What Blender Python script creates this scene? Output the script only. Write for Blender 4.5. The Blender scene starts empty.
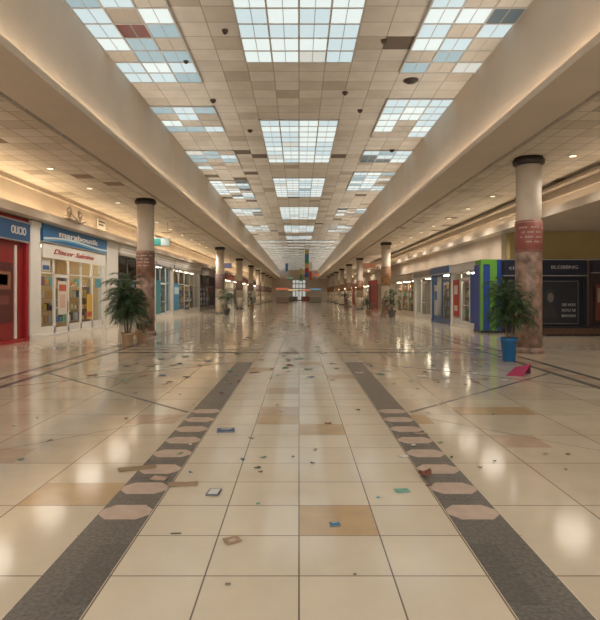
import bpy, math, random
from mathutils import Vector
random.seed(7)
SC=bpy.context.scene
COL=SC.collection
try:
    SC.view_settings.view_transform='Standard'
except Exception: pass
F=555.0; VX=299.0; HY=294.0; EYE=1.6
def fl(x,y):
    Y=F*EYE/(y-HY); return ((x-VX)*Y/F, Y)

# ---------------- materials ----------------
def mat(name,col,rough=0.6,metal=0.0,noise=0.0,nscale=8.0,emit=None,es=0.0,spec=0.5,bump=0.0):
    m=bpy.data.materials.new(name); m.use_nodes=True
    nt=m.node_tree; b=nt.nodes['Principled BSDF']
    b.inputs['Roughness'].default_value=rough; b.inputs['Metallic'].default_value=metal
    b.inputs['Specular IOR Level'].default_value=spec
    c=(col[0],col[1],col[2],1)
    b.inputs['Base Color'].default_value=c
    if noise>0:
        g=nt.nodes.new('ShaderNodeTexCoord'); n=nt.nodes.new('ShaderNodeTexNoise')
        n.inputs['Scale'].default_value=nscale; n.inputs['Detail'].default_value=4
        r=nt.nodes.new('ShaderNodeValToRGB')
        r.color_ramp.elements[0].position=.3; r.color_ramp.elements[1].position=.7
        r.color_ramp.elements[0].color=tuple(max(0,v*(1-noise)) for v in col)+(1,)
        r.color_ramp.elements[1].color=tuple(min(1,v*(1+noise*.6)) for v in col)+(1,)
        nt.links.new(g.outputs['Object'],n.inputs['Vector']); nt.links.new(n.outputs['Fac'],r.inputs['Fac'])
        nt.links.new(r.outputs['Color'],b.inputs['Base Color'])
        if bump>0:
            bp=nt.nodes.new('ShaderNodeBump'); bp.inputs['Strength'].default_value=bump
            nt.links.new(n.outputs['Fac'],bp.inputs['Height']); nt.links.new(bp.outputs['Normal'],b.inputs['Normal'])
    if emit:
        b.inputs['Emission Color'].default_value=(emit[0],emit[1],emit[2],1)
        b.inputs['Emission Strength'].default_value=es
    return m

def tilemat(name,c1,c2,cm,w,h,mortar,rough,missing=None,mfrac=0.0,offs=0.0,spec=.5,stain=0.12):
    m=bpy.data.materials.new(name); m.use_nodes=True
    nt=m.node_tree; b=nt.nodes['Principled BSDF']; L=nt.links.new
    g=nt.nodes.new('ShaderNodeNewGeometry')
    br=nt.nodes.new('ShaderNodeTexBrick'); br.offset=offs; br.squash=1.0
    br.inputs['Scale'].default_value=1; br.inputs['Brick Width'].default_value=w; br.inputs['Row Height'].default_value=h
    br.inputs['Mortar Size'].default_value=mortar; br.inputs['Mortar Smooth'].default_value=0.1
    br.inputs['Color1'].default_value=c1+(1,); br.inputs['Color2'].default_value=c2+(1,); br.inputs['Mortar'].default_value=cm+(1,)
    L(g.outputs['Position'],br.inputs['Vector'])
    col=br.outputs['Color']
    n=nt.nodes.new('ShaderNodeTexNoise'); n.inputs['Scale'].default_value=1.3; n.inputs['Detail'].default_value=6; n.inputs['Roughness'].default_value=.65
    L(g.outputs['Position'],n.inputs['Vector'])
    mr=nt.nodes.new('ShaderNodeMapRange'); mr.inputs['From Min'].default_value=.3; mr.inputs['From Max'].default_value=.7
    mr.inputs['To Min'].default_value=1-stain; mr.inputs['To Max'].default_value=1.0
    L(n.outputs['Fac'],mr.inputs['Value'])
    mx=nt.nodes.new('ShaderNodeMix'); mx.data_type='RGBA'; mx.blend_type='MULTIPLY'; mx.inputs['Factor'].default_value=1
    L(col,mx.inputs['A']); L(mr.outputs['Result'],mx.inputs['B']); col=mx.outputs['Result']
    if missing:
        sn=nt.nodes.new('ShaderNodeVectorMath'); sn.operation='SNAP'; sn.inputs[1].default_value=(w,h,100)
        ad=nt.nodes.new('ShaderNodeVectorMath'); ad.operation='ADD'; ad.inputs[1].default_value=(0,0,3)
        L(g.outputs['Position'],ad.inputs[0]); L(ad.outputs[0],sn.inputs[0])
        wn=nt.nodes.new('ShaderNodeTexWhiteNoise'); wn.noise_dimensions='3D'; L(sn.outputs[0],wn.inputs['Vector'])
        cr=nt.nodes.new('ShaderNodeValToRGB'); cr.color_ramp.interpolation='CONSTANT'
        e=cr.color_ramp.elements; e[0].position=0; e[0].color=missing+(1,); e[1].position=mfrac; e[1].color=(.70,.66,.62,1)
        x=e.new(mfrac*2.4); x.color=(.87,.85,.82,1); x=e.new(.25); x.color=(1,1,1,1)
        L(wn.outputs['Value'],cr.inputs['Fac'])
        m2=nt.nodes.new('ShaderNodeMix'); m2.data_type='RGBA'; m2.blend_type='MULTIPLY'; m2.inputs['Factor'].default_value=1
        L(col,m2.inputs['A']); L(cr.outputs['Color'],m2.inputs['B'])
        col=m2.outputs['Result']
    L(col,b.inputs['Base Color'])
    b.inputs['Specular IOR Level'].default_value=spec
    r2=nt.nodes.new('ShaderNodeMapRange'); r2.inputs['To Min'].default_value=rough*.75; r2.inputs['To Max'].default_value=rough*1.3
    L(n.outputs['Fac'],r2.inputs['Value']); L(r2.outputs['Result'],b.inputs['Roughness'])
    return m

def glassmat(name,tint=(.9,.95,1),refl=.10,rough=.05):
    m=bpy.data.materials.new(name); m.use_nodes=True; nt=m.node_tree
    nt.nodes.clear(); o=nt.nodes.new('ShaderNodeOutputMaterial'); mx=nt.nodes.new('ShaderNodeMixShader')
    t=nt.nodes.new('ShaderNodeBsdfTransparent'); t.inputs['Color'].default_value=tint+(1,)
    gl=nt.nodes.new('ShaderNodeBsdfGlossy'); gl.inputs['Roughness'].default_value=rough
    mx.inputs[0].default_value=refl; nt.links.new(t.outputs[0],mx.inputs[1]); nt.links.new(gl.outputs[0],mx.inputs[2])
    nt.links.new(mx.outputs[0],o.inputs[0]); return m

_mc={}
def cm(col,rough=.6,**k):
    key=(tuple(round(v,3) for v in col),rough,tuple(sorted(k.items())))
    if key not in _mc: _mc[key]=mat('paint_%d'%len(_mc),col,rough,**k)
    return _mc[key]

# ---------------- mesh builder ----------------
class MB:
    def __init__(s): s.v=[];s.f=[];s.mi=[];s.mats=[];s.sm=[]
    def m(s,mt):
        if mt not in s.mats: s.mats.append(mt)
        return s.mats.index(mt)
    def face(s,pts,mt,smooth=False):
        i=len(s.v); s.v+= [tuple(p) for p in pts]; s.f.append(tuple(range(i,i+len(pts)))); s.mi.append(s.m(mt)); s.sm.append(smooth)
    def box(s,x0,x1,y0,y1,z0,z1,mt):
        i=len(s.v); k=s.m(mt)
        s.v+=[(x0,y0,z0),(x1,y0,z0),(x1,y1,z0),(x0,y1,z0),(x0,y0,z1),(x1,y0,z1),(x1,y1,z1),(x0,y1,z1)]
        for q in ((0,3,2,1),(4,5,6,7),(0,1,5,4),(1,2,6,5),(2,3,7,6),(3,0,4,7)):
            s.f.append(tuple(i+a for a in q)); s.mi.append(k); s.sm.append(False)
    def lathe(s,prof,mt,n=32,cx=0,cy=0,cap=True):
        k=s.m(mt); i=len(s.v)
        for r,z in prof:
            for a in range(n):
                t=2*math.pi*a/n; s.v.append((cx+r*math.cos(t),cy+r*math.sin(t),z))
        for j in range(len(prof)-1):
            for a in range(n):
                b=(a+1)%n
                s.f.append((i+j*n+a,i+j*n+b,i+(j+1)*n+b,i+(j+1)*n+a)); s.mi.append(k); s.sm.append(True)
        if cap:
            s.f.append(tuple(i+a for a in reversed(range(n)))); s.mi.append(k); s.sm.append(False)
            o=i+(len(prof)-1)*n
            s.f.append(tuple(o+a for a in range(n))); s.mi.append(k); s.sm.append(False)
    def tube_yz(s,pts,r,x,mt,n=8):
        k=s.m(mt); i=len(s.v); m=len(pts)
        for j,(py,pz) in enumerate(pts):
            a=pts[max(0,j-1)]; c=pts[min(m-1,j+1)]; dy,dz=c[0]-a[0],c[1]-a[1]; l=math.hypot(dy,dz) or 1; ny,nz=-dz/l,dy/l
            for q in range(n):
                t=2*math.pi*q/n; s.v.append((x+r*math.sin(t),py+ny*r*math.cos(t),pz+nz*r*math.cos(t)))
        for j in range(m-1):
            for q in range(n):
                w=(q+1)%n; s.f.append((i+j*n+q,i+j*n+w,i+(j+1)*n+w,i+(j+1)*n+q)); s.mi.append(k); s.sm.append(True)
        s.f.append(tuple(i+q for q in range(n))); s.mi.append(k); s.sm.append(False)
        s.f.append(tuple(i+(m-1)*n+q for q in range(n))); s.mi.append(k); s.sm.append(False)
    def obj(s,name,parent=None,loc=(0,0,0),rot=(0,0,0),**props):
        me=bpy.data.meshes.new(name); me.from_pydata(s.v,[],s.f)
        for mt in s.mats: me.materials.append(mt)
        for p,k,sm in zip(me.polygons,s.mi,s.sm): p.material_index=k; p.use_smooth=sm
        me.update()
        o=bpy.data.objects.new(name,me); COL.objects.link(o)
        o.location=loc; o.rotation_euler=rot
        if parent: o.parent=parent
        for a,b in props.items(): o[a]=b
        return o
def empty(name,loc,rot=(0,0,0),**props):
    o=bpy.data.objects.new(name,None); COL.objects.link(o); o.location=loc; o.rotation_euler=rot; o.empty_display_size=.2
    for a,b in props.items(): o[a]=b
    return o
def text(s,size,mt,parent,loc,name='lettering',rot=(math.pi/2,0,0),fit=None,ext=.01,shear=0.0,align='CENTER',bold=0.0):
    cu=bpy.data.curves.new('t','FONT'); cu.body=s; cu.size=size; cu.extrude=ext; cu.align_x=align; cu.align_y='CENTER'; cu.shear=shear; cu.offset=bold
    cu.resolution_u=3
    to=bpy.data.objects.new('t',cu); COL.objects.link(to)
    dg=bpy.context.evaluated_depsgraph_get(); me=bpy.data.meshes.new_from_object(to.evaluated_get(dg))
    bpy.data.objects.remove(to); bpy.data.curves.remove(cu)
    me.materials.clear(); me.materials.append(mt)
    o=bpy.data.objects.new(name,me); COL.objects.link(o)
    if parent: o.parent=parent
    o.location=loc; o.rotation_euler=rot
    if fit:
        xs=[v.co.x for v in me.vertices]; w=max(xs)-min(xs)
        if w>0: 
            k=fit/w
            for v in me.vertices: v.co.x*=k
    return o
ST='structure'

# ---------------- base materials ----------------
M_floorC=tilemat('marble_tile_centre',(.71,.625,.50),(.65,.565,.445),(.18,.14,.11),.535,.525,.005,.115,stain=.12)
M_floorS=tilemat('marble_tile_side',(.67,.58,.455),(.59,.50,.385),(.22,.17,.13),1.07,1.05,.006,.10,stain=.16)
M_grey=mat('grey_granite',(.145,.135,.125),.22,noise=.35,nscale=40)
M_dgrey=mat('dark_granite',(.12,.112,.105),.22,noise=.3,nscale=40)
M_pink=mat('pink_marble',(.53,.41,.34),.2,noise=.12,nscale=9)
M_tan=mat('tan_marble',(.50,.35,.20),.14,noise=.1,nscale=5)
M_tan2=mat('rose_marble',(.50,.37,.27),.14,noise=.1,nscale=5)
M_plaster=mat('cream_plaster',(.58,.50,.41),.75,noise=.06,nscale=.8)
M_plaster2=mat('warm_plaster',(.56,.475,.375),.75,noise=.08,nscale=.8)
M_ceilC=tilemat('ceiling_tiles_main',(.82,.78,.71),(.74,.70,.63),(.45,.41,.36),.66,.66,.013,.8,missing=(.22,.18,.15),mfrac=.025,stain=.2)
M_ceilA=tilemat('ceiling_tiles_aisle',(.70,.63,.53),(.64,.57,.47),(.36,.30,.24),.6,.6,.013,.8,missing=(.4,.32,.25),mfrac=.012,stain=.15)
M_darkslot=mat('dark_slot',(.03,.025,.02),.8)
M_white=mat('white_paint',(.74,.71,.66),.5,noise=.05,nscale=2)
M_black=mat('black_paint',(.015,.015,.018),.4)
M_alu=mat('aluminium',(.5,.5,.5),.35,metal=.8)
M_dbar=mat('window_bar',(.50,.48,.45),.5)
M_glass=glassmat('shop_glass')
M_yellow=mat('yellow_wall',(.40,.30,.12),.7,noise=.1,nscale=1)
M_bronze=mat('bronze_ring',(.035,.025,.02),.5)

# ---------------- floor ----------------
Y0,Y1=-4.0,136.0
b=MB()
def strip(x0,x1,mt,ya=Y0,yb=Y1,z=0): b.face([(x0,ya,z),(x1,ya,z),(x1,yb,z),(x0,yb,z)],mt)
strip(-12.2,-1.47,M_floorS); strip(-1.47,1.47,M_floorC); strip(1.47,13.8,M_floorS)
b.obj('floor',kind=ST)
tn=[0]
def trim(bm):
    tn[0]+=1; return bm.obj('trim_%d'%tn[0],kind=ST)
for s in (-1,1):
    b=MB()
    def q(x0,x1,ya,yb,mt,z=.001):
        a,c=sorted((s*x0,s*x1)); b.face([(a,ya,z),(c,ya,z),(c,yb,z),(a,yb,z)],mt)
    q(1.08,1.46,Y0,13.0,M_grey)
    for yy in (0.4,1.5,2.6,3.55): 
        q(1.08,1.26,yy-.7,yy,M_dgrey,.0015)
    for i in range(8):
        yc=4.07+.5*i; w=.185; h=.135; cx=s*1.27
        pts=[(cx-w,yc-h*.35),(cx-w*.6,yc-h),(cx+w*.6,yc-h),(cx+w,yc-h*.35),(cx+w,yc+h*.35),(cx+w*.6,yc+h),(cx-w*.6,yc+h),(cx-w,yc+h*.35)]
        b.face([(p[0],p[1],.002) for p in pts],M_pink)
        q(1.08,1.46,yc+.242,yc+.258,M_dgrey,.0015)
    for y in (8.1,8.9,9.7,10.5,11.3,12.1): q(1.08,1.46,y-.01,y+.01,M_dgrey,.0015)
    q(5.05,5.2,Y0,Y1,M_grey); q(5.55,5.70,Y0,Y1,M_grey)
    for i in range(30): q(5.22,5.53,2+i*1.05,2.6+i*1.05,M_tan2)
    def line(p,r,w,mt,z=.0012):
        p=Vector((s*p[0],p[1],0)); r=Vector((s*r[0],r[1],0)); d=(r-p).normalized(); n=Vector((-d.y,d.x,0))*w/2
        pts=[p-n,r-n,r+n,p+n]
        b.face([(t.x,t.y,z) for t in pts],mt)
    line((1.5,7.5),(5.05,11.2),.06,M_grey); line((1.5,13.0),(5.05,9.5),.05,M_grey)
    line((1.5,7.3),(5.05,3.6),.010,M_grey)
    for yc in (15.0,30.0,45,62): 
        q(1.07,5.05,yc,yc+.35,M_grey); q(1.07,5.05,yc+.9,yc+1.05,M_grey)
    trim(b)
b=MB()
for yc in (15.0,30.0,45,62):
    b.face([(-1.06,yc,.001),(1.06,yc,.001),(1.06,yc+.3,.001),(-1.06,yc+.3,.001)],M_tan2)
def tl(c0,r0,mt,nc=1,nr=1):
    x0=c0*.535;y0=r0*.525
    b.face([(x0+.006,y0+.006,.001),(x0+nc*.535-.006,y0+.006,.001),(x0+nc*.535-.006,y0+nr*.525-.006,.001),(x0+.006,y0+nr*.525-.006,.001)],mt)
tl(0,7,M_tan); tl(0,12,M_tan); tl(-1,13,M_tan); tl(-1,14,M_tan2); tl(-1,17,M_tan2); tl(1,20,M_tan2); tl(-2,22,M_tan); tl(0,24,M_tan); tl(-1,28,M_tan2)
def tl2(px,py,mt,w=1.04,d=.5):
    x,y=fl(px,py); x0=math.floor(x/1.07)*1.07; y0=math.floor(y/.525)*.525
    b.face([(x0+.006,y0+.006,.0008),(x0+w,y0+.006,.0008),(x0+w,y0+d,.0008),(x0+.006,y0+d,.0008)],mt)
tl2(98,488,M_tan,.7); tl2(165,423,M_tan2,.6); tl2(525,408,M_tan); tl2(430,421,M_tan,.6); tl2(40,450,M_tan2,.5); tl2(560,440,M_tan2,.5)
trim(b)

# ---------------- ceiling & bulkheads ----------------
ZC=7.42; ZA=5.35; XB=4.62; XS=5.5
b=MB(); b.box(-XB-.02,XB+.02,Y0,Y1,ZC,ZC+.1,M_ceilC); b.obj('ceiling',kind=ST)
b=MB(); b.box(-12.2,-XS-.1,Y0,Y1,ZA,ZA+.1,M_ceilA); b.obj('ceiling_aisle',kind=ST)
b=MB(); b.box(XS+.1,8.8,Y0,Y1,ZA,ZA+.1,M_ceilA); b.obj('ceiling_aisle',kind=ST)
b=MB(); b.box(8.8,13.8,Y0,24.0,4.25,4.35,M_plaster2); b.obj('ceiling_recess',kind=ST)
for s in (-1,1):
    b=MB()
    def bx(x0,x1,z0,z1,mt,ya=Y0,yb=Y1):
        a,c=sorted((s*x0,s*x1)); b.box(a,c,ya,yb,z0,z1,mt)
    bx(XB,XS,ZA-.02,ZC+.1,M_plaster)
    bx(XB-.18,XB,ZA-.02,ZA+.02,M_plaster)
    bx(XB-.18,XB-.16,ZA+.02,ZA+.12,M_plaster)  # lip and upstand added to carry and hide the central cove lamps
    bx(XS,XS+.1,ZA+.12,ZA+.2,M_darkslot)
    bx(XS+.1,XS+.16,ZA-.04,ZA,M_plaster)
    trim(b)
b=MB()
b.box(-9.6,-9.2,Y0,Y1,4.15,ZA,M_plaster); b.box(-9.2,-8.75,Y0,Y1,4.15,4.3,M_plaster); b.box(-8.8,-8.75,Y0,Y1,4.3,4.42,M_plaster)
b.box(-9.2,-9.05,Y0,Y1,ZA-.15,ZA,M_plaster2)
trim(b)
b=MB(); b.box(8.7,9.0,Y0,Y1,4.2,ZA,M_plaster)
b.box(8.3,8.7,Y0,Y1,4.2,4.34,M_plaster); b.box(8.3,8.34,Y0,Y1,4.34,4.46,M_plaster); b.box(8.6,8.7,Y0,Y1,4.82,4.88,M_plaster); b.box(8.45,8.7,Y0,Y1,5.12,5.2,M_plaster2)
trim(b)
b=MB(); b.box(8.75,8.95,24.0,Y1,3.05,4.2,M_plaster2); trim(b)
b=MB(); b.box(8.95,13.8,23.55,24.0,3.05,4.25,M_yellow); b.obj('wall_back_recess',kind=ST)
b=MB(); b.box(13.6,13.8,Y0,24.0,0,4.3,M_plaster2); b.obj('wall_right',kind=ST)
b=MB(); b.box(-12.4,-12.2,Y0,Y1,0,ZA,M_plaster2); b.obj('wall_left',kind=ST)
b=MB(); b.box(10.6,10.8,24.0,Y1,0,4.2,M_plaster2); b.obj('wall_right_far',kind=ST)
M_cove=mat('cove_lamp',(1,.8,.5),.5,emit=(1.0,.74,.46),es=2)
def cove(x,z,y0,y1,tilt,pw,col,lab):
    e=empty('cove_light',(x,(y0+y1)/2,z),label=lab,category='light',group='cove lights on plaster ledges')
    L_=y1-y0
    b=MB(); b.box(-.04,.04,-L_/2,L_/2,-.025,0,M_cove); b.obj('lamp_tube',e)
    ld=bpy.data.lights.new('cove','AREA'); ld.shape='RECTANGLE'; ld.size=.08; ld.size_y=L_-.1; ld.energy=pw*L_; ld.color=col
    lo=bpy.data.objects.new('lamp_emitter',ld); COL.objects.link(lo); lo.parent=e; lo.location=(0,0,.02)
    lo.rotation_euler=(math.pi,math.radians(tilt),0)
ys=[(Y0+.5,20),(20.2,44),(44.2,72),(72.2,104),(104.2,135)]
for a,c in ys:
    cove(-XB+.1,ZA+.06,a,c,62,8,(1,.93,.84),'long hidden warm cove light added on bulkhead lip to brighten main ceiling')
    cove(XB-.1,ZA+.06,a,c,-62,8,(1,.93,.84),'long hidden warm cove light added on bulkhead lip to brighten main ceiling')  # central cove lamps added to lift the main ceiling brightness
    cove(-8.95,4.34,a,c,25,9 if a<20 else 6,(1,.76,.48),'long warm glowing cove light on shop ledge')
    cove(8.5,4.38,a,c,-30,2,(1,.84,.64),'long warm cove light added on cornice ledge to brighten aisle')  # lamp added to lift the right aisle ceiling
# end wall
b=MB(); M_end=mat('end_wall',(.55,.48,.4),.7,noise=.1)
b.box(-9.2,-1.7,Y1-.3,Y1,0,ZC,M_end); b.box(1.7,8.7,Y1-.3,Y1,0,ZC,M_end); b.box(-1.7,1.7,Y1-.3,Y1,5.2,ZC,M_end); b.obj('wall_end',kind=ST)
M_sky0=mat('day_glass',(.3,.32,.33),.4,emit=(.9,.9,.8),es=.45)
b=MB(); b.box(-1.7,1.7,Y1-.15,Y1-.1,0,5.2,M_sky0)
for i in range(5): b.box(-1.7+i*.82,-1.7+i*.82+.12,Y1-.3,Y1-.15,0,5.2,M_bronze)
for z in (0,2.3,2.9,4.0,5.0): b.box(-1.7,1.7,Y1-.3,Y1-.16,z,z+.18,M_bronze)
b.obj('window_100',kind=ST)

# ---------------- skylights ----------------
def em(name,c,s): return mat(name,(.04,.04,.04),.6,emit=c,es=s)
P_white=em('pane_white',(.86,.95,.91),.92); P_cool=em('pane_cool',(.68,.82,.84),.88); P_teal=em('pane_teal',(.42,.58,.62),.75)
P_cream=em('pane_cream',(.80,.80,.72),.78); P_dim=M_ceilC; P_blue=mat('pane_slate',(.13,.20,.26),.6); P_red=mat('pane_red',(.16,.03,.03),.5)
C=.66; wn=[0]
def skylight(c0,c1,r0,r1,weights,red=None,sub=True):
    b=MB(); z=ZC-.03
    for c in range(c0,c1):
        for r in range(r0,r1):
            mt=random.choices([P_white,P_cool,P_teal,P_cream,P_dim,P_blue],weights)[0]
            if red and (c,r) in red: mt=P_red
            x0=c*C;y0=r*C
            b.face([(x0,y0,z),(x0,y0+C,z),(x0+C,y0+C,z),(x0+C,y0,z)],mt)
    t=.02
    for c in range(c0,c1+1): b.box(c*C-t,c*C+t,r0*C-t,r1*C+t,z-.02,ZC-.001,M_dbar)
    for r in range(r0,r1+1):
        b.box(c0*C-t,c1*C+t,r*C-t,r*C+t,z-.018,ZC-.001,M_dbar)
    if sub:
        for c in range(c0,c1): b.box(c*C+C/2-.007,c*C+C/2+.007,r0*C,r1*C,z-.01,z,M_dbar)
    wn[0]+=1; b.obj('window_%d'%wn[0],kind=ST)
cw=[10,6,.4,1.5,0,0]
for r0,r1 in [(0,6),(12,21),(28,37),(42,50),(56,65),(71,79),(84,89)]:
    skylight(-2,2,r0,r1,cw)
sw=[6,6,3,2,7,1.4]
for r0,r1 in [(2,9),(14,23),(26,30),(34,39),(43,51),(57,62),(71,78)]:
    skylight(-7,-4,r0,r1,sw,red={(-6,18)})
for r0,r1 in [(2,9),(14,22),(25,31),(34,37),(40,47),(57,62),(71,78)]:
    skylight(4,7,r0,r1,sw)
for r0 in range(92,200,6):
    skylight(-7,7,r0,r0+2,[8,6,1,3,2,.3],sub=False)

M_vent=mat('vent_brown',(.07,.045,.03),.5)
def vent(x,y,z=ZC,r=.2):
    e=empty('ceiling_vent',(x,y,z),label='round dark brown air vent set in the tiled ceiling',category='vent',group='ceiling vents')
    b=MB(); b.lathe([(r,-.001),(r,-.03),(r*.85,-.045)],M_vent,24); b.obj('vent_ring',e)
    b=MB(); b.lathe([(r*.8,-.045),(r*.7,-.07),(r*.3,-.075)],M_vent,24); b.lathe([(r*.5,-.07),(r*.45,-.09),(r*.1,-.09)],M_bronze,24); b.obj('vent_cone',e)
for px,py,r in ((411,80,.2),(213,100,.09),(392,150,.12),(345,92,.08),(186,60,.07),(384,40,.07),(225,30,.07),(360,110,.08),(250,130,.09)):
    Y=F*(ZC-EYE)/(HY-py); vent((px-VX)*Y/F,Y,r=r)

# ---------------- added fill downlights ----------------
M_lamp=mat('lamp_disc',(1,.9,.7),.4,emit=(1,.84,.62),es=1.6)
def fill_downlight(x,y,z,p,col=(1,.90,.78)):
    e=empty('fill_downlight',(x,y,z),label='round recessed ceiling lamp added for warm fill light',category='light',group='added aisle ceiling downlights')
    b=MB(); b.lathe([(.13,-.001),(.13,-.02),(.10,-.025)],M_plaster2,20); b.obj('lamp_trim',e)
    b=MB(); b.lathe([(.09,-.026),(.09,-.03)],M_lamp,20); b.obj('lamp_bulb',e)
    ld=bpy.data.lights.new('lamp','SPOT'); ld.spot_size=math.radians(165); ld.spot_blend=1; ld.shadow_soft_size=.45; ld.energy=p*2; ld.color=col
    lo=bpy.data.objects.new('lamp_emitter',ld); COL.objects.link(lo); lo.parent=e; lo.location=(0,0,-.5)
y=1.0
while y<104:
    k=(60 if 3<y<18 else 115) if y<44 else 200
    fill_downlight(-7.4,y,ZA,k); fill_downlight(7.4,y+1.6,ZA,k)  # rows filled out with added lamps to brighten floor and aisles
    y+=3.1 if y<44 else 10

# ---------------- columns ----------------
M_shaft=mat('cream_shaft',(.66,.57,.46),.5,noise=.08,nscale=2)
M_marb=mat('brown_marble',(.32,.21,.16),.35,noise=.6,nscale=5)
M_post=mat('red_poster',(.34,.11,.09),.5,noise=.15,nscale=3)
M_pt=mat('poster_print',(.5,.36,.32),.5)
def column(x,y,lab,poster,low,wrapz=(2.75,3.6),lower=1.2):
    e=empty('column',(x,y,0),label=lab,category='column',group='round mall columns')
    b=MB(); R=.33
    b.lathe([(R,lower),(R,ZA-.22)],M_shaft,40); b.obj('shaft',e)
    b=MB(); b.lathe([(R+.01,ZA-.22),(R+.08,ZA-.19),(R+.09,ZA-.08),(R+.05,ZA-.08),(R+.04,ZA-.001)],M_bronze,40); b.obj('capital',e)
    b=MB(); b.lathe([(R+.02,.14),(R+.02,lower),(R+.005,lower+.02)],low,40); b.obj('cladding',e)
    b=MB(); b.lathe([(R+.1,0.0),(R+.1,.08),(R+.03,.15)],M_marb if low is M_marb else M_grey,40); b.obj('base',e)
    if poster:
        b=MB(); b.lathe([(R+.012,wrapz[0]),(R+.03,wrapz[0]+.01),(R+.03,wrapz[1]-.01),(R+.012,wrapz[1])],poster,40)
        b.lathe([(R+.035,wrapz[1]-.06),(R+.035,wrapz[1]-.04)],M_pt,40,cap=False)
        b.lathe([(R+.035,wrapz[0]+.03),(R+.035,wrapz[0]+.04)],M_pt,40,cap=False)
        for i,(a0,a1) in enumerate(((3.6,5.8),(3.8,5.3),(3.7,5.6),(4.0,5.4))):
            z=wrapz[1]-.22-i*.13
            if z<wrapz[0]+.1: break
            n=10
            for j in range(n):
                if (j+i)%4==3: continue
                t0=a0+(a1-a0)*j/n;t1=a0+(a1-a0)*(j+.8)/n; r=R+.036
                b.face([(r*math.cos(t0),r*math.sin(t0),z),(r*math.cos(t1),r*math.sin(t1),z),(r*math.cos(t1),r*math.sin(t1),z+.045),(r*math.cos(t0),r*math.sin(t0),z+.045)],M_pt)
        b.obj('poster',e)
    return e
M_pb=mat('brown_banner',(.23,.12,.08),.5,noise=.4,nscale=5); M_po=mat('orange_banner',(.36,.19,.09),.5,noise=.3,nscale=4)
M_pv=mat('mauve_banner',(.28,.18,.18),.5,noise=.3,nscale=4)
column(6.33,15.3,'round cream column with red poster band and brown marble lower half beside blue planter',M_post,M_marb,lower=2.74)
column(-6.08,22.0,'round cream column wrapped in tall brown banner behind potted palms',M_pb,M_marb,(2.2,3.3),2.19)
column(-6.33,44.5,'round cream column with mauve notice panel near shops',M_pv,M_shaft,(2.0,3.2))
column(6.33,40.4,'round cream column with orange banner beside potted plant',M_po,M_marb,(2.2,3.6))
for y in (59,73,86,98,110,122): column(-6.33,y,'distant round cream column with mauve panel',M_pv,M_shaft,(2.0,3.0))
for y in (58,70,82,94,106,118): column(6.33,y,'distant round cream column with orange band',M_po,M_shaft,(2.0,3.0))

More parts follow.
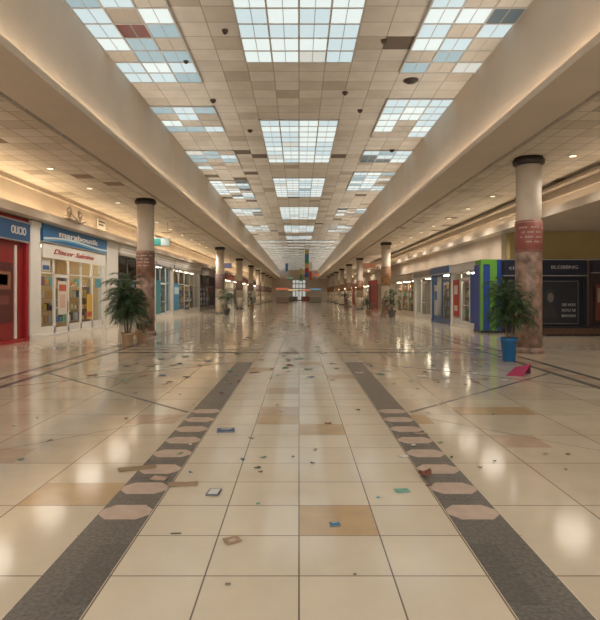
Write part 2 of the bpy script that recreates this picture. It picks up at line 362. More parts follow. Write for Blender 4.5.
# ---------------- shops ----------------
goodscols=[(.6,.1,.08),(.1,.25,.5),(.7,.6,.2),(.2,.45,.25),(.7,.7,.68),(.75,.35,.15),(.3,.15,.3),(.05,.05,.06),(.15,.5,.55),(.7,.6,.5),(.7,.65,.6),(.75,.5,.12),(.8,.45,.1)]
M_warmlamp=mat('shop_lamp',(1,.85,.6),.4,emit=(1,.84,.6),es=20)
M_dimlamp=mat('shop_lamp_dim',(1,.85,.6),.4,emit=(1,.8,.55),es=8)
def rotfor(side): return {'L':math.pi/2,'R':-math.pi/2,'C':0}[side]
def shop(side,a,bb,H,label,frame=M_white,signc=None,signh=.65,stext=None,textc=None,bays=3,door=1,inner=(.5,.42,.32),light=True,goods=True,plinth=None,depth=2.2,
         shutter=False,solid=None,signz=None,swave=False,cornice=None):
    w=bb-a
    if side=='L': loc=(-9.2,a,0)
    elif side=='R': loc=(7.7,bb,0)
    else: loc=(a,23.0,0)
    e=empty('shop',loc,(0,0,rotfor(side)),label=label,category='shop',group='shops along the hall')
    top=H-signh-.05
    b=MB()
    p=.18
    b.box(0.01,p,0,.3,0,H,frame); b.box(w-p,w-.01,0,.3,0,H,frame); b.box(p,w-p,.02,.3,top,H,frame)
    b.box(0.01,p+.02,-.03,0,0,.18,frame); b.box(w-p-.02,w-.01,-.03,0,0,.18,frame)
    b.box(p,w-p,.0,.2,0,.12,plinth or frame)
    if cornice:
        for i,(dz,dy) in enumerate(((.0,.22),(.14,.16),(.28,.11))): b.box(0.02,w-.02,-dy,0,H-.12-dz,H-dz-.005,cornice)
    b.obj('facade_frame',e)
    im=cm(inner,.8)
    b=MB()
    b.face([(p,depth,0.01),(w-p,depth,0.01),(w-p,depth,top),(p,depth,top)][::-1],im)
    b.face([(p,.3,0.01),(p,depth,0.01),(p,depth,top),(p,.3,top)],im); b.face([(w-p,depth,0.01),(w-p,.3,0.01),(w-p,.3,top),(w-p,depth,top)],im)
    b.face([(p,.3,top),(w-p,.3,top),(w-p,depth,top),(p,depth,top)],im)
    b.obj('interior',e)
    if light:
        n=max(1,int(w/2.5))
        for i in range(n):
            b=MB(); xc=w*(i+.5)/n; b.box(xc-.6,xc+.6,.35,.6,top-.06,top-.02,M_warmlamp if light is True else M_dimlamp); b.obj('ceiling_light',e)
    if signc:
        sz=signz or (H-signh)
        b=MB(); sm=cm(signc,.4)
        b.box(.12,w-.12,-.1,0.02,sz,sz+signh,sm); b.box(.08,w-.08,-.12,0.02,sz-.04,sz,M_alu)
        if not cornice: b.box(.08,w-.08,-.12,.02,sz+signh,sz+signh+.04,M_alu)
        if swave:
            mw=cm((.6,.68,.7),.4); mw2=cm((.10,.38,.58),.4)
            n=24
            for i in range(n):
                t0=i/n;t1=(i+1)/n; X0=.15+t0*(w-.3);X1=.15+t1*(w-.3)
                f=lambda t: sz+.06+.14*t+.09*math.sin(t*5.0)
                b.face([(X0,-.104,f(t0)),(X1,-.104,f(t1)),(X1,-.104,f(t1)+.07),(X0,-.104,f(t0)+.07)],mw)
                b.face([(X0,-.104,f(t0)-.06),(X1,-.104,f(t1)-.06),(X1,-.104,f(t1)-.01),(X0,-.104,f(t0)-.01)],mw2)
        so=b.obj('sign',e)
        if stext:
            text(stext,signh*.5,textc or M_white,so,(w/2,-.115,sz+signh*.6),fit=w*.6,bold=.006)
    iw=(w-2*p)/bays
    if shutter:
        b=MB(); sm=cm(shutter,.5); z=.12
        while z<top-.02: 
            b.box(p,w-p,.12,.16,z,min(z+.09,top),sm); z+=.1
        b.box(p,w-p,.15,.18,.12,top,sm)
        b.obj('roller_shutter',e)
    elif solid:
        b=MB(); b.box(p,w-p,.1,.2,.12,top,solid); b.obj('panel',e)
    else:
        for i in range(bays):
            x0=p+i*iw; x1=x0+iw
            if i==door:
                d=MB(); t=.06; tz=min(2.3,top-.3)
                d.box(x0+.02,x0+.02+t,.08,.14,.12,tz,frame); d.box(x1-.02-t,x1-.02,.08,.14,.12,tz,frame)
                d.box(x0+.02,x1-.02,.08,.14,tz-t,tz,frame); d.box(x0+.02,x1-.02,.08,.14,.12,.32,frame); d.box(x0+.02,x1-.02,.08,.14,1.05,1.09,frame)
                d.box(x0+.08,x1-.08,.105,.112,.3,tz-.05,M_glass)
                do=d.obj('door',e)
                h=MB(); h.box(x1-.2,x1-.17,.02,.05,.9,1.3,M_alu); h.box(x1-.2,x1-.17,.05,.09,.92,.95,M_alu); h.box(x1-.2,x1-.17,.05,.09,1.25,1.28,M_alu); h.obj('handle',do)
                g=MB(); g.box(x0,x1,.08,.14,tz+.002,tz+.06,frame); g.box(x0,x1,.105,.112,tz+.06,top,M_glass); g.obj('transom_window',e)
            else:
                g=MB(); t=.05
                g.box(x0,x0+t,.08,.16,.12,top,frame); g.box(x1-t,x1,.08,.16,.12,top,frame); g.box(x0,x1,.08,.16,top-t,top,frame); g.box(x0,x1,.08,.16,.12,.4,frame)
                if top>2.8: g.box(x0,x1,.08,.16,2.35,2.4,frame)
                g.box(x0+t,x1-t,.115,.12,.4,top-t,M_glass)
                g.obj('display_window',e)
        if goods:
            g=MB(); rnd=random.Random(int(a*10)); shelf=cm((.45,.36,.26),.6)
            for sz_ in (.45,.95,1.45,1.95):
                g.box(p+.1,w-p-.1,.65,1.0,sz_-.03,sz_,shelf)
                x=p+.15
                while x<w-p-.4:
                    ww=rnd.uniform(.12,.35); hh=rnd.uniform(.15,.38); g.box(x,x+ww,.68,.85,sz_,sz_+hh,cm(rnd.choice(goodscols),.6)); x+=ww+rnd.uniform(.02,.2)
            for xx in (p+.1,w-p-.14): g.box(xx,xx+.04,.65,1.0,.01,2.3,shelf)
            g.obj('display_shelves',e)
    return e
def poster_on(e,x0,x1,z0,z1,col,y=.06,bars=None,name='poster'):
    b=MB(); b.box(x0,x1,y-.02,y,z0,z1,cm(col,.45)); 
    if bars:
        for (u0,u1,v0,v1,c) in bars:
            b.box(x0+u0*(x1-x0),x0+u1*(x1-x0),y-.026,y-.02,z0+v0*(z1-z0),z0+v1*(z1-z0),cm(c,.5))
    return b.obj(name,e)

HL=4.12
e=shop('L',12.4,18.9,HL,'red shop front with blue sign and dark food poster',frame=cm((.34,.012,.016),.4),signc=(.012,.09,.24),signh=.6,stext=None,bays=3,solid=cm((.26,.01,.014),.35),light=False,goods=False,signz=3.35)
text('OLICIO',.36,M_white,e,(5.6,-.115,3.65),fit=.95,bold=.006)
poster_on(e,4.3,5.55,.7,2.6,(.09,.014,.014),y=.08,bars=[(.12,.9,.55,.85,(.26,.11,.06)),(.3,.75,.62,.8,(.4,.22,.12)),(.2,.8,.3,.45,(.20,.05,.04))])
b=MB(); b.box(5.7,5.8,.05,.1,.14,3.2,M_white); b.obj('trim_strip',e)
def pilaster(side,a,bb,H,mt,lab):
    w=bb-a; loc={'L':(-9.2,a,0),'R':(7.7,bb,0)}[side]
    e=empty('pilaster',loc,(0,0,rotfor(side)),label=lab,category='pillar')
    b=MB(); b.box(.01,w-.01,-.04,.35,.2,H-.25,mt); b.obj('shaft',e)
    b=MB(); b.box(.0,w,-.09,.36,0,.2,mt); b.obj('base',e)
    b=MB(); b.box(.0,w,-.07,.36,H-.25,H-.17,mt); b.box(0,w,-.1,.36,H-.17,H,mt); b.obj('capital',e)
pilaster('L',18.92,19.6,HL,M_white,'white painted pilaster between two shop fronts')
e=shop('L',19.62,26.4,HL,'white framed shop with wavy blue sign and red script lettering',signc=(.015,.13,.32),signh=.62,stext='maraboutik',bays=5,door=1,inner=(.75,.56,.30),swave=True)
M_redtxt=mat('red_lettering',(.42,.02,.02),.4)
b=MB(); b.box(.2,6.6,-.06,0.0,2.92,3.42,M_white); so=b.obj('sign',e); text('Discor Salmina',.27,M_redtxt,so,(3.0,-.075,3.18),fit=4.0,shear=.4,bold=.0)
poster_on(e,1.7,2.5,.8,2.1,(.6,.56,.5),y=.07,bars=[(.1,.9,.7,.9,(.5,.1,.05)),(.2,.8,.2,.6,(.6,.4,.3))])
poster_on(e,.35,1.0,2.45,2.85,(.6,.6,.6),y=.07,bars=[(.1,.9,.1,.5,(.05,.12,.25))])
poster_on(e,4.6,5.2,.5,1.6,(.62,.38,.06),y=.07,bars=[(.1,.9,.1,.3,(.5,.08,.04))])
poster_on(e,5.6,6.3,1.9,2.3,(.1,.3,.35),y=.07)
pilaster('L',26.45,28.1,HL,M_white,'broad white pilaster between two shop fronts')
shop('L',28.15,35.4,HL,'dark empty shop front with grey fascia',frame=cm((.10,.09,.09),.5),signc=(.5,.47,.43),signh=.5,bays=4,door=2,inner=(.1,.08,.06),light=False,goods=True,cornice=M_white)
e=shop('L',35.5,40.4,HL,'white shop front with turquoise door panels',signc=(.55,.53,.5),signh=.6,bays=3,inner=(.25,.40,.42),light='dim',cornice=M_white)
poster_on(e,.4,1.6,.3,2.5,(.05,.24,.28))
e=shop('L',40.6,51.5,HL,'pale grey shop front with blue poster',frame=cm((.55,.52,.47),.5),signc=(.45,.43,.4),signh=.6,bays=5,door=2,inner=(.5,.42,.32),light='dim',cornice=M_white)
poster_on(e,.4,2.2,.4,2.4,(.05,.24,.4),bars=[(.1,.9,.6,.85,(.5,.6,.65))])
shop('L',51.7,61,HL,'dark glazed shop front',frame=cm((.12,.10,.09),.5),signc=(.2,.17,.15),bays=5,door=2,inner=(.12,.09,.07),light=False)
shop('L',61.2,69,HL,'shuttered grey shop front with dull red sign',frame=M_white,signc=(.3,.08,.06),bays=4,shutter=(.4,.38,.35),light=False)
for i,(a,c) in enumerate(((69.2,78),(78.2,88),(88.2,99),(99.2,111),(111.2,123),(123.2,135.5))):
    shop('L',a,c,HL,['cream lit shop front with red sign','dark shop front with cream sign'][i%2],frame=[M_white,cm((.2,.16,.13),.5)][i%2],signc=[(.35,.05,.04),(.5,.45,.35)][i%2],bays=4,door=1,light=True,inner=(.65,.5,.3))
HR=3.0
M_green=mat('green_paint',(.13,.36,.04),.4); M_blue=mat('blue_paint',(.015,.06,.32),.4)
e=shop('R',23.75,28.2,HR,'white framed lit shop front with red poster and blue panel',frame=M_white,signc=(.55,.53,.50),signh=.32,bays=3,door=1,inner=(.65,.58,.48),goods=True)
poster_on(e,3.1,4.1,.3,2.5,(.015,.06,.30)); poster_on(e,.35,1.3,.5,2.3,(.42,.02,.02),bars=[(.2,.8,.6,.85,(.6,.55,.5)),(.2,.8,.15,.3,(.6,.55,.5))])
e=shop('R',28.3,32.2,HR+.05,'blue framed glazed shop front with bright interior',frame=cm((.06,.12,.26),.4),signc=(.03,.08,.2),signh=.35,bays=2,inner=(.55,.5,.42))
poster_on(e,.4,1.2,.4,2.1,(.5,.5,.52),bars=[(.1,.9,.5,.8,(.05,.15,.4))])
e=shop('R',32.3,37,HR,'white glazed shop front with warm interior',frame=M_white,signc=(.20,.17,.15),signh=.35,bays=3,inner=(.6,.5,.36),light=True)
poster_on(e,3.2,4.2,.4,2.3,(.3,.28,.26))
shop('R',37.2,47,HR,'beige shop front with warm interior',frame=M_plaster2,signc=(.35,.28,.2),signh=.4,bays=4,inner=(.6,.45,.28))
shop('R',47.2,54,HR,'grey shuttered shop front',frame=M_plaster2,signc=(.4,.35,.3),signh=.4,bays=3,shutter=(.35,.32,.28),light=False)
shop('R',54.2,61,HR,'bright red shop front',frame=cm((.42,.02,.02),.4),signc=(.45,.02,.02),signh=.5,bays=3,solid=cm((.38,.02,.02),.4),light=False)
for i,(a,c) in enumerate(((61.2,70),(70.2,80),(80.2,92),(92.2,105),(105.2,120),(120.2,135.5))):
    shop('R',a,c,HR,['cream shop front with warm light','red framed shop front'][i%2],frame=[M_plaster2,cm((.3,.05,.04),.5)][i%2],signc=[(.5,.4,.25),(.4,.05,.04)][i%2],signh=.4,bays=4,door=1,light=True,inner=(.65,.5,.3))
e=empty('shop_portal',(7.62,22.85,0),label='bright green and blue painted portal pillar at shop corner',category='pillar')
b=MB(); b.box(.24,.52,-.02,.70,.1,3.02,M_green); b.box(-.14,.24,-.04,.70,2.82,3.02,M_green); b.box(-.14,-.05,-.04,.14,.1,2.82,M_green); b.obj('green_panel',e)
b=MB(); b.box(-.05,.235,.0,.14,.1,2.815,M_blue); b.box(-.14,.235,.141,.86,.1,2.815,M_blue); b.box(.525,.70,-.02,.70,.1,3.02,M_blue); b.obj('blue_panel',e)
b=MB(); b.box(-.16,.72,-.08,.88,0,.1,M_black); b.obj('base',e)
e=shop('C',8.35,11.95,HR,'black shop front with white lettering and framed hairdressing poster',frame=M_black,signc=(.014,.02,.045),signh=.62,bays=2,door=None,inner=(.02,.02,.02),solid=cm((.012,.017,.035),.3),light=False,goods=False,depth=.5)
M_dimtxt=mat('dim_lettering',(.45,.44,.43),.5)
text('cia',.24,M_dimtxt,e,(.5,-.12,2.68),fit=.38,bold=.0,name='lettering_small')
text('BLOBBNG',.20,M_dimtxt,e,(2.6,-.12,2.70),fit=1.1,bold=.0)
o=poster_on(e,1.6,3.25,.35,2.15,(.022,.026,.034),bars=[(.0,1,.98,1,(.16,.16,.16)),(.0,1,0,.02,(.16,.16,.16)),(0,.015,0,1,(.16,.16,.16)),(.985,1,0,1,(.16,.16,.16))],name='framed_poster')
for i,t in enumerate(('SEE HOX','SOU IE','BEAN BON')): text(t,.15,M_dimtxt,o,(2.84,.025,1.15-i*.23),fit=.58,ext=.004,bold=.002)
b=MB(); n=24; mm=cm((.17,.15,.135),.6); mh=cm((.045,.04,.04),.6)
b.face([(2.05+.20*math.cos(2*math.pi*i/n),.029,1.52+.28*math.sin(2*math.pi*i/n)) for i in range(n)],mh)
b.face([(2.09+.13*math.cos(2*math.pi*i/n),.028,1.45+.20*math.sin(2*math.pi*i/n)) for i in range(n)],mm)
b.face([(1.7,.030,.6),(2.4,.030,.6),(2.3,.030,.95),(2.13,.030,1.12),(2.13,.030,1.3),(2.02,.030,1.3),(2.0,.030,1.12),(1.8,.030,1.0)],mh)
b.obj('printed_portrait',o)
poster_on(e,.3,1.2,.5,2.1,(.02,.02,.03),bars=[(.1,.9,.1,.9,(.03,.03,.045))],name='dark_panel')
e=shop('C',12.0,13.55,HR,'dark kiosk front with red framed posters',frame=cm((.06,.025,.02),.5),signc=(.04,.035,.05),signh=.5,bays=1,door=None,inner=(.05,.04,.03),solid=cm((.04,.025,.025),.4),light=False,goods=False,depth=.5)
poster_on(e,.3,.9,.5,2.0,(.18,.05,.03),bars=[(.15,.85,.5,.9,(.35,.28,.2))])
e=empty('low_counter',(9.4,21.2,0),label='low brown wooden counter standing before black shop',category='counter')
b=MB(); b.box(0,2.6,0,.5,.06,.30,mat('counter_wood',(.12,.06,.035),.35,noise=.3)); b.obj('body',e)
b=MB(); b.box(-.04,2.64,-.04,.54,.30,.35,M_black); b.obj('counter_top',e)
b=MB(); b.box(.05,2.55,.04,.46,0,.06,M_black); b.obj('plinth',e)

# ---------------- distant kiosks ----------------
def kiosk(x,y,w,h,c,c2,lab):
    e=empty('kiosk',(x,y,0),label=lab,category='kiosk')
    b=MB(); b.box(-w/2,w/2,-.8,.8,.08,1.0,cm(c,.5)); b.obj('counter',e)
    b=MB(); b.box(-w/2-.06,w/2+.06,-.86,.86,1.0,1.06,M_alu); b.obj('counter_top',e)
    b=MB(); b.box(-w/2+.05,w/2-.05,-.75,.75,0,.08,M_black); b.obj('plinth',e)
    for sx in (-1,1):
        b=MB(); b.box(sx*(w/2-.1)-.04,sx*(w/2-.1)+.04,-.04,.04,1.06,h-.35,M_alu); b.obj('post',e)
    b=MB(); b.box(-w/2,w/2,-.8,.8,h-.35,h,cm(c2,.5,emit=c2,es=.6)); b.obj('canopy',e)
kiosk(-3.0,100,2.2,2.7,(.3,.2,.14),(.5,.14,.08),'distant brown kiosk with red canopy')
kiosk(3.2,108,2.2,2.7,(.3,.28,.25),(.15,.25,.33),'distant grey kiosk with blue canopy')
kiosk(-1.4,126,2.2,2.7,(.25,.2,.16),(.7,.5,.25),'distant tan kiosk with yellow canopy')
kiosk(1.6,130,2.2,2.7,(.3,.1,.08),(.7,.2,.1),'distant red kiosk with glowing canopy')

# ---------------- plants ----------------
M_leaf=[mat('leaf_a',(.03,.075,.022),.5,noise=.3,nscale=3),mat('leaf_b',(.06,.12,.035),.5,noise=.3,nscale=3),mat('leaf_c',(.018,.045,.016),.55)]
M_trunk=mat('trunk',(.13,.08,.045),.8,noise=.4,nscale=20,bump=.3)
M_soil=mat('soil',(.03,.02,.012),.95,noise=.3,nscale=30)
M_bluepot=mat('blue_glazed',(.015,.12,.30),.25); M_terra=mat('terracotta',(.45,.31,.19),.6,noise=.1)
def plant(x,y,label,potm,ph=.55,pr=.26,h=1.0,spread=.6,nf=34,seed=1,stems=4,droop=1.0,low=.75,up0=.5):
    rnd=random.Random(seed)
    e=empty('potted_palm',(x,y,0),label=label,category='plant',group='potted mall palms')
    b=MB(); b.lathe([(pr*.72,0),(pr*.78,.03),(pr*.97,ph-.09),(pr*1.06,ph-.085),(pr*1.08,ph),(pr*.95,ph),(pr*.92,ph-.06)],potm,32); b.obj('pot',e)
    b=MB(); b.lathe([(pr*.9,ph-.05),(pr*.5,ph-.03),(.01,ph-.025)],M_soil,24); b.obj('soil',e)
    b=MB(); lf=MB(); tops=[]
    for s in range(stems):
        a=s*2*math.pi/stems+.4; bx_,by_=.06*math.cos(a),.06*math.sin(a); hh=h*(.55+.45*((s*7)%stems)/max(1,stems-1))
        k=b.m(M_trunk); i0=len(b.v); n=8; seg=8
        for j in range(seg+1):
            t=j/seg; cx=bx_+.12*t*math.cos(a); cy=by_+.12*t*math.sin(a); r=.022*(1-.4*t)*(1+.12*(j%2))
            for q_ in range(n): b.v.append((cx+r*math.cos(q_*2*math.pi/n),cy+r*math.sin(q_*2*math.pi/n),ph-.04+hh*t))
        for j in range(seg):
            for q_ in range(n):
                c_=(q_+1)%n; b.f.append((i0+j*n+q_,i0+j*n+c_,i0+(j+1)*n+c_,i0+(j+1)*n+q_)); b.mi.append(k); b.sm.append(True)
        tops.append((Vector((bx_,by_,ph-.04)),Vector((bx_+.12*math.cos(a),by_+.12*math.sin(a),ph-.04+hh))))
    b.obj('trunk',e)
    for i in range(nf):
        B0,T0=tops[i%stems]; u=1-rnd.random()**1.2*low; T=B0.lerp(T0,u)
        a=rnd.uniform(0,2*math.pi); up=rnd.uniform(up0,1.5) if u>.7 else rnd.uniform(up0-.15,1.2)
        Ln=spread*rnd.uniform(.8,1.2)
        d=Vector((math.cos(a),math.sin(a),0)); seg=12; pts=[]; p_=T.copy(); ang=up
        for j in range(seg+1):
            pts.append(p_.copy()); p_=p_+(d*math.cos(ang)+Vector((0,0,1))*math.sin(ang))*(Ln/seg); ang-=(.09+.022*j)*droop
        side=Vector((-d.y,d.x,0))
        for j in range(seg):
            w_=.005; lf.face([pts[j]-side*w_,pts[j+1]-side*w_,pts[j+1]+side*w_,pts[j]+side*w_],M_leaf[1])
            if j<2: continue
            for sgn in (-1,1):
              for q_ in (0,.5):
                base=pts[j].lerp(pts[j+1],q_); dirv=(pts[j+1]-pts[j]).normalized()
                ll=(.22*math.sin(math.pi*(j-.5)/(seg+.2))+.06)*spread/.65
                tip=base+(side*sgn*.6+dirv*.8+Vector((0,0,-.2+rnd.uniform(-.2,.2)))).normalized()*ll
                mid=base.lerp(tip,.4)+Vector((0,0,.012)); wv=dirv*.010*(spread/.65)
                lf.face([base,mid-wv,tip,mid+wv],rnd.choice(M_leaf))
    lf.obj('fronds',e)
    return e
x,y=fl(509,361); plant(x,y,'tall spiky green potted palm in blue pot beside marble column',M_bluepot,.56,.19,1.2,.62,120,3,droop=.9,up0=.8)
x,y=fl(126,346); plant(x+.05,y,'tall full green palm in terracotta pot next to banner column',M_terra,.42,.19,1.5,.74,160,5,droop=.85,low=.62,up0=.65)
plant(-5.2,18.3,'small leafy plant in second terracotta pot',M_terra,.42,.19,.4,.35,24,9)
plant(-5.6,42.8,'dark green palm in grey pot by distant column',M_grey,.5,.28,1.3,.8,40,11)
plant(6.3,37.6,'tall thin green palm in dark pot before glass shops',M_grey,.5,.28,1.5,.7,44,12)
plant(5.2,41.6,'green palm in terracotta pot beside orange banner column',M_terra,.4,.24,.8,.6,30,13)
for i,(xx,yy) in enumerate(((-5.2,61),(5.2,60.5))): plant(xx,yy,'distant dark green potted palm by a column',M_terra,.5,.28,1.2,.6,30,20+i)

# ---------------- hanging signs & banner ----------------
def hangsign(x,y,z,w,h,cols,ztop,label):
    e=empty('hanging_sign',(x,y,z),label=label,category='sign')
    b=MB(); b.box(-w/2,w/2,-.05,.05,0,h,M_alu)
    n=len(cols)
    for i,c in enumerate(cols): b.box(-w/2+.03+i*(w-.06)/n,-w/2+.03+(i+1)*(w-.06)/n-.01,-.06,.06,.03,h-.03,cm(c,.4,emit=c,es=.4))
    b.obj('panel',e)
    for xx in (-w*.35,w*.35):
        b=MB(); b.lathe([(.012,h),(.012,ztop-z)],M_alu,8,cx=xx); b.obj('rod',e)
hangsign(-7.2,29.0,4.1,.95,.42,[(.03,.16,.14),(.35,.42,.4)],ZA,'small lit green and white hanging sign over the aisle')
hangsign(-6.9,52,4.0,1.2,.5,[(.2,.2,.32)],ZA,'small bluish hanging sign over aisle')
hangsign(6.6,52,4.0,1.2,.5,[(.35,.15,.08)],ZA,'small orange hanging sign over aisle')
for i,(xx,yy,zz,c) in enumerate(((-2.9,88,4.9,(.3,.3,.3)),(2.9,96,4.7,(.45,.14,.08)),(-2.0,112,4.6,(.15,.32,.18)))):
    hangsign(xx,yy,zz,1.4,.5,[c],ZC,['grey hanging direction sign','red hanging shop sign','green hanging sign'][i]+' over distant walkway')
def banner(x,y,z,w,h,cols,lab):
    e=empty('hanging_banner',(x,y,z),label=lab,category='banner')
    b=MB(); n=len(cols)
    for i,c in enumerate(cols): b.box(-w/2,w/2,-.015,.015,i*h/n,(i+1)*h/n-.001,cm(c,.6))
    b.obj('cloth',e)
    b=MB(); b.box(-w/2-.04,w/2+.04,-.03,.03,h,h+.06,M_alu); b.obj('top_bar',e)
    for xx in (-w/2+.02,w/2-.02):
        b=MB(); b.lathe([(.012,h+.06),(.012,ZC-z)],M_alu,8,cx=xx); b.obj('wire',e)
banner(.85,60,3.4,.42,3.0,[(.05,.12,.34),(.42,.05,.04),(.55,.34,.05),(.04,.25,.14),(.05,.2,.36),(.45,.38,.08)],'long narrow vertical banner striped green, yellow, red and blue')
banner(1.6,78,3.6,.4,2.4,[(.45,.08,.05),(.6,.55,.5)],'narrow red and white vertical banner over walkway')
banner(-1.9,86,3.9,.4,2.4,[(.5,.5,.5),(.05,.15,.35)],'narrow vertical blue and white banner hung from ceiling')
banner(.35,95,3.8,.4,2.2,[(.08,.28,.12),(.6,.5,.1)],'narrow green and yellow vertical banner over distant walkway')

# curly scroll emblem on the ledge above the blue sign
M_scroll=mat('scroll_metal',(.42,.36,.30),.45,metal=.2)
e=empty('scroll_emblem',(-8.72,21.6,4.44),label='curly pale metal scroll emblem standing on shop ledge above blue sign',category='sign')
def spiral(cy,cz,r0,r1,a0,a1,n=40): return [(cy+(r0+(r1-r0)*t/n)*math.cos(a0+(a1-a0)*t/n),cz+(r0+(r1-r0)*t/n)*math.sin(a0+(a1-a0)*t/n)) for t in range(n+1)]
b=MB(); b.tube_yz(spiral(-.55,.28,.07,.24,math.pi,math.pi*4.5),.03,0,M_scroll); b.obj('scroll',e)
b=MB(); b.tube_yz(spiral(.5,.26,.06,.22,0,-math.pi*3.5),.03,0,M_scroll); b.obj('scroll',e)
b=MB(); b.tube_yz([(-.95+1.9*t/30,.06+.10*math.sin(t/30*2*math.pi)+.02) for t in range(31)],.03,.04,M_scroll); b.obj('wave_bar',e)
b=MB(); b.box(-.08,.04,-.8,.8,-.02,.03,M_scroll); b.obj('base_bar',e)
e=empty('wall_notice',(-9.18,25.2,4.6),label='small white notice plate on the cream wall',category='sign')
b=MB(); b.box(0,.05,0,1.0,0,.45,M_white); b.box(.05,.055,.1,.9,.3,.36,M_vent); b.box(.05,.055,.1,.7,.15,.21,M_vent); b.obj('plate',e)

# ---------------- litter ----------------
def ragged(rnd,w,d,n=11,th=.006,jag=.12,curl=.01):
    top=[]
    for i in range(n):
        a=2*math.pi*i/n; r=1/max(abs(math.cos(a)),abs(math.sin(a))); r*=1-rnd.uniform(0,jag)
        top.append((w/2*r*math.cos(a),d/2*r*math.sin(a),th+abs(math.cos(a*1.0))*curl*rnd.uniform(.4,1)))
    return top
placed=[]
def scrap(name,px,py,w,d,col,label,rot=0,th=.006,curl=.012,seed=0,cat='litter',jag=.12,xy=None,detail=None):
    rnd=random.Random(seed+int(px*7+py*13)); x,y=xy or fl(px,py); mt=cm(col,.7,noise=.15,nscale=20.0)
    placed.append((x,y,max(w,d))); curl*=.55; th*=.7
    t=ragged(rnd,w,d,n=16,th=th,curl=curl,jag=jag); b=MB(); n=len(t)
    for i in range(n):
        j=(i+1)%n
        b.face([t[i],t[j],(0,0,th)],mt)
        b.face([(t[i][0],t[i][1],t[i][2]-th*.9),(t[j][0],t[j][1],t[j][2]-th*.9),t[j],t[i]],mt)
        b.face([(t[j][0],t[j][1],t[j][2]-th*.9),(t[i][0],t[i][1],t[i][2]-th*.9),(0,0,0)],mt)
    if detail: 
        b.box(-w*.25,w*.2,-d*.2,d*.12,th,th+.0015+curl*.3,cm(detail,.6))
    return b.obj(name,None,(x,y,.003),(0,0,rot),label=label,category=cat)
def book(px,py,w,d,h,col,label,rot,page=(.6,.56,.48),inner=None):
    x,y=fl(px,py); e=empty('book',(x,y,.003),(0,0,rot),label=label,category='book'); placed.append((x,y,w))
    b=MB(); c=cm(col,.5); b.box(-w/2,w/2,-d/2,d/2,0,.003,c); b.box(-w/2,w/2,-d/2,d/2,h-.003,h,c); b.box(-w/2-.003,-w/2,-d/2,d/2,0,h,c)
    if inner: b.box(-w*.42,w*.42,-d*.42,d*.42,h,h+.0008,cm(inner,.6))
    else: b.box(-w*.3,w*.3,d*.1,d*.3,h,h+.0008,cm((.5,.5,.46),.6))
    b.obj('cover',e)
    b=MB(); b.box(-w/2+.001,w/2-.006,-d/2+.005,d/2-.005,.0031,h-.0031,cm(page,.8)); b.obj('pages',e)
book(226,431,.20,.17,.012,(.03,.08,.18),'blue covered book lying flat on marble floor',.1)
book(214,493,.095,.14,.010,(.06,.08,.11),'small white booklet with dark blue edge on floor',-.1,inner=(.6,.6,.58))
book(335,525,.065,.055,.01,(.03,.16,.3),'tiny blue booklet lying on tile',.1)
scrap('cardboard_piece',137,469,.34,.10,(.26,.18,.10),'long torn strip of brown cardboard on grey inlay',.35,.014,.01)
scrap('cardboard_piece',183,485,.25,.09,(.30,.21,.13),'torn tan cardboard strip on floor',.15,.012,.01)
scrap('cardboard_piece',159,479,.15,.10,(.42,.29,.23),'pinkish torn card lying across grey inlay',-.2,.006,.01)
scrap('paper_sheet',232,541,.11,.10,(.34,.23,.16),'crumpled tan printed paper on marble tile',.5,.006,.012,detail=(.45,.36,.28))
scrap('pen',176,534,.07,.008,(.03,.03,.03),'thin black pen on the floor',.05,.006,0,cat='pen',jag=.02)
scrap('plastic_scrap',402,491,.12,.085,(.16,.38,.31),'pale teal plastic scrap on tile',.15,.005,.003,jag=.06)
scrap('plastic_scrap',378,498,.028,.022,(.05,.28,.4),'tiny bright blue plastic bit',.0,.006,.004)
scrap('plastic_scrap',258,504,.028,.022,(.1,.3,.2),'tiny green plastic bit',.0,.006,.004)
scrap('paper_sheet',403,457,.10,.07,(.6,.58,.53),'crumpled white paper scrap by grey inlay',.4,.006,.02)
scrap('packaging_lump',425,476,.10,.08,(.17,.055,.03),'rust brown crushed packaging lump on inlay',.2,.04,.07)
scrap('packaging_lump',429,486,.06,.02,(.13,.05,.03),'flat dark brown packaging fragment on inlay',.1,.006,.01)
scrap('cardboard_piece',328,424,.09,.04,(.2,.09,.05),'small reddish brown card piece on tile',.1,.015,.02)
scrap('paper_sheet',283,411,.09,.06,(.55,.53,.48),'small white paper scrap on tile',.3,.006,.015)
scrap('plastic_scrap',440,443,.06,.04,(.10,.22,.13),'small dull green plastic scrap on inlay',.3,.006,.012)
scrap('cardboard_piece',421,434,.16,.06,(.34,.23,.14),'small tan cardboard scrap on inlay',.1,.006,.012)
scrap('paper_sheet',293,457,.03,.03,(.2,.14,.1),'tiny brown paper bit on tile',0,.008,.01)
scrap('paper_sheet',228,585,.03,.02,(.2,.17,.14),'tiny grey paper bit on tile',0,.006,.006)
scrap('paper_sheet',355,575,.02,.015,(.2,.17,.14),'tiny grey paper bit on tile',0,.006,.006)
scrap('plastic_scrap',473,374,.14,.10,(.55,.55,.52),'small white plastic tray on floor',.2,.02,.03)
x,y=fl(518,375); placed.append((x,y,.8)); mp=mat('magenta_card',(.30,.01,.07),.6); md=mat('dark_magenta',(.11,.006,.03),.6)
e=empty('folded_card',(x,y,.004),(0,0,.1),label='magenta folded cardboard sheet tilted open on floor',category='litter')
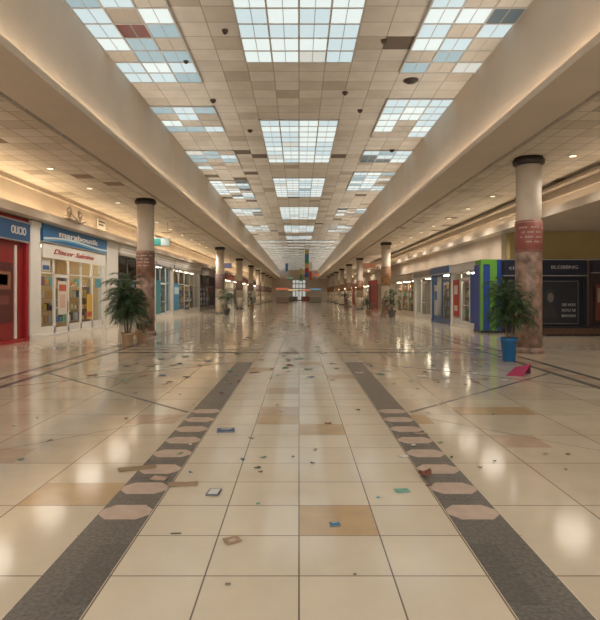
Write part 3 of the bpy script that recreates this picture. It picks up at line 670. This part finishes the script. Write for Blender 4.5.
b=MB(); b.face([(-.30,-.10,.0),(.02,-.18,0),(.28,.04,.20),(-.02,.10,.13)],mp); b.face([(-.30,-.10,.005),(.02,-.18,.005),(.28,.04,.205),(-.02,.10,.135)][::-1],mp); b.obj('front_flap',e)
b=MB(); b.face([(.28,.04,.20),(-.02,.10,.13),(.05,.24,.0),(.33,.12,.0)],md); b.obj('back_flap',e)
cols=[(.55,.52,.46),(.25,.15,.08),(.08,.14,.22),(.38,.3,.2),(.07,.06,.05),(.2,.05,.04),(.12,.22,.16),(.45,.42,.38)]
names={0:'white paper scrap',1:'brown cardboard scrap',2:'blue wrapper scrap',3:'tan paper scrap',4:'dark plastic scrap',5:'dark red wrapper scrap',6:'green wrapper scrap',7:'pale grey paper scrap'}
i=0; tries=0
while i<380 and tries<6000:
    tries+=1
    py=random.choice([random.uniform(309,330)]*4+[random.uniform(330,385)]*5+[random.uniform(385,475)])
    Y=F*EYE/(py-HY); X=random.uniform(-4.6,4.6) if py<380 else random.uniform(-3.8,3.8)
    k=random.choice([0,1,1,2,3,4,4,5,6,7]); s_=random.uniform(.03,.08) if Y<10 else random.uniform(.08,.24)*(1 if Y<25 else 1.5)
    if any((X-a)**2+(Y-b_)**2<((s_+c)*.8)**2 for a,b_,c in placed): continue
    o=scrap('paper_scrap' if k in (0,3,7) else 'wrapper_scrap',i,py,s_,s_*random.uniform(.5,.9),cols[k],names[k]+' on marble floor',random.uniform(0,3),.006,.02,seed=i,xy=(X,Y),jag=.35)
    o['group']='small litter scattered along the floor'; i+=1

# ---------------- world, camera ----------------
w=bpy.data.worlds.new('World'); SC.world=w; w.use_nodes=True
bg=w.node_tree.nodes['Background']; bg.inputs[0].default_value=(1,.95,.88,1); bg.inputs[1].default_value=2.2
cd=bpy.data.cameras.new('cam'); co=bpy.data.objects.new('camera',cd); COL.objects.link(co); SC.camera=co
cd.sensor_fit='HORIZONTAL'; cd.sensor_width=36; cd.lens=F/600*36
co.location=(0,0,EYE); co.rotation_euler=(math.pi/2,0,0)
cd.shift_x=(300-VX)/600; cd.shift_y=(HY-310)/600; cd.clip_end=400
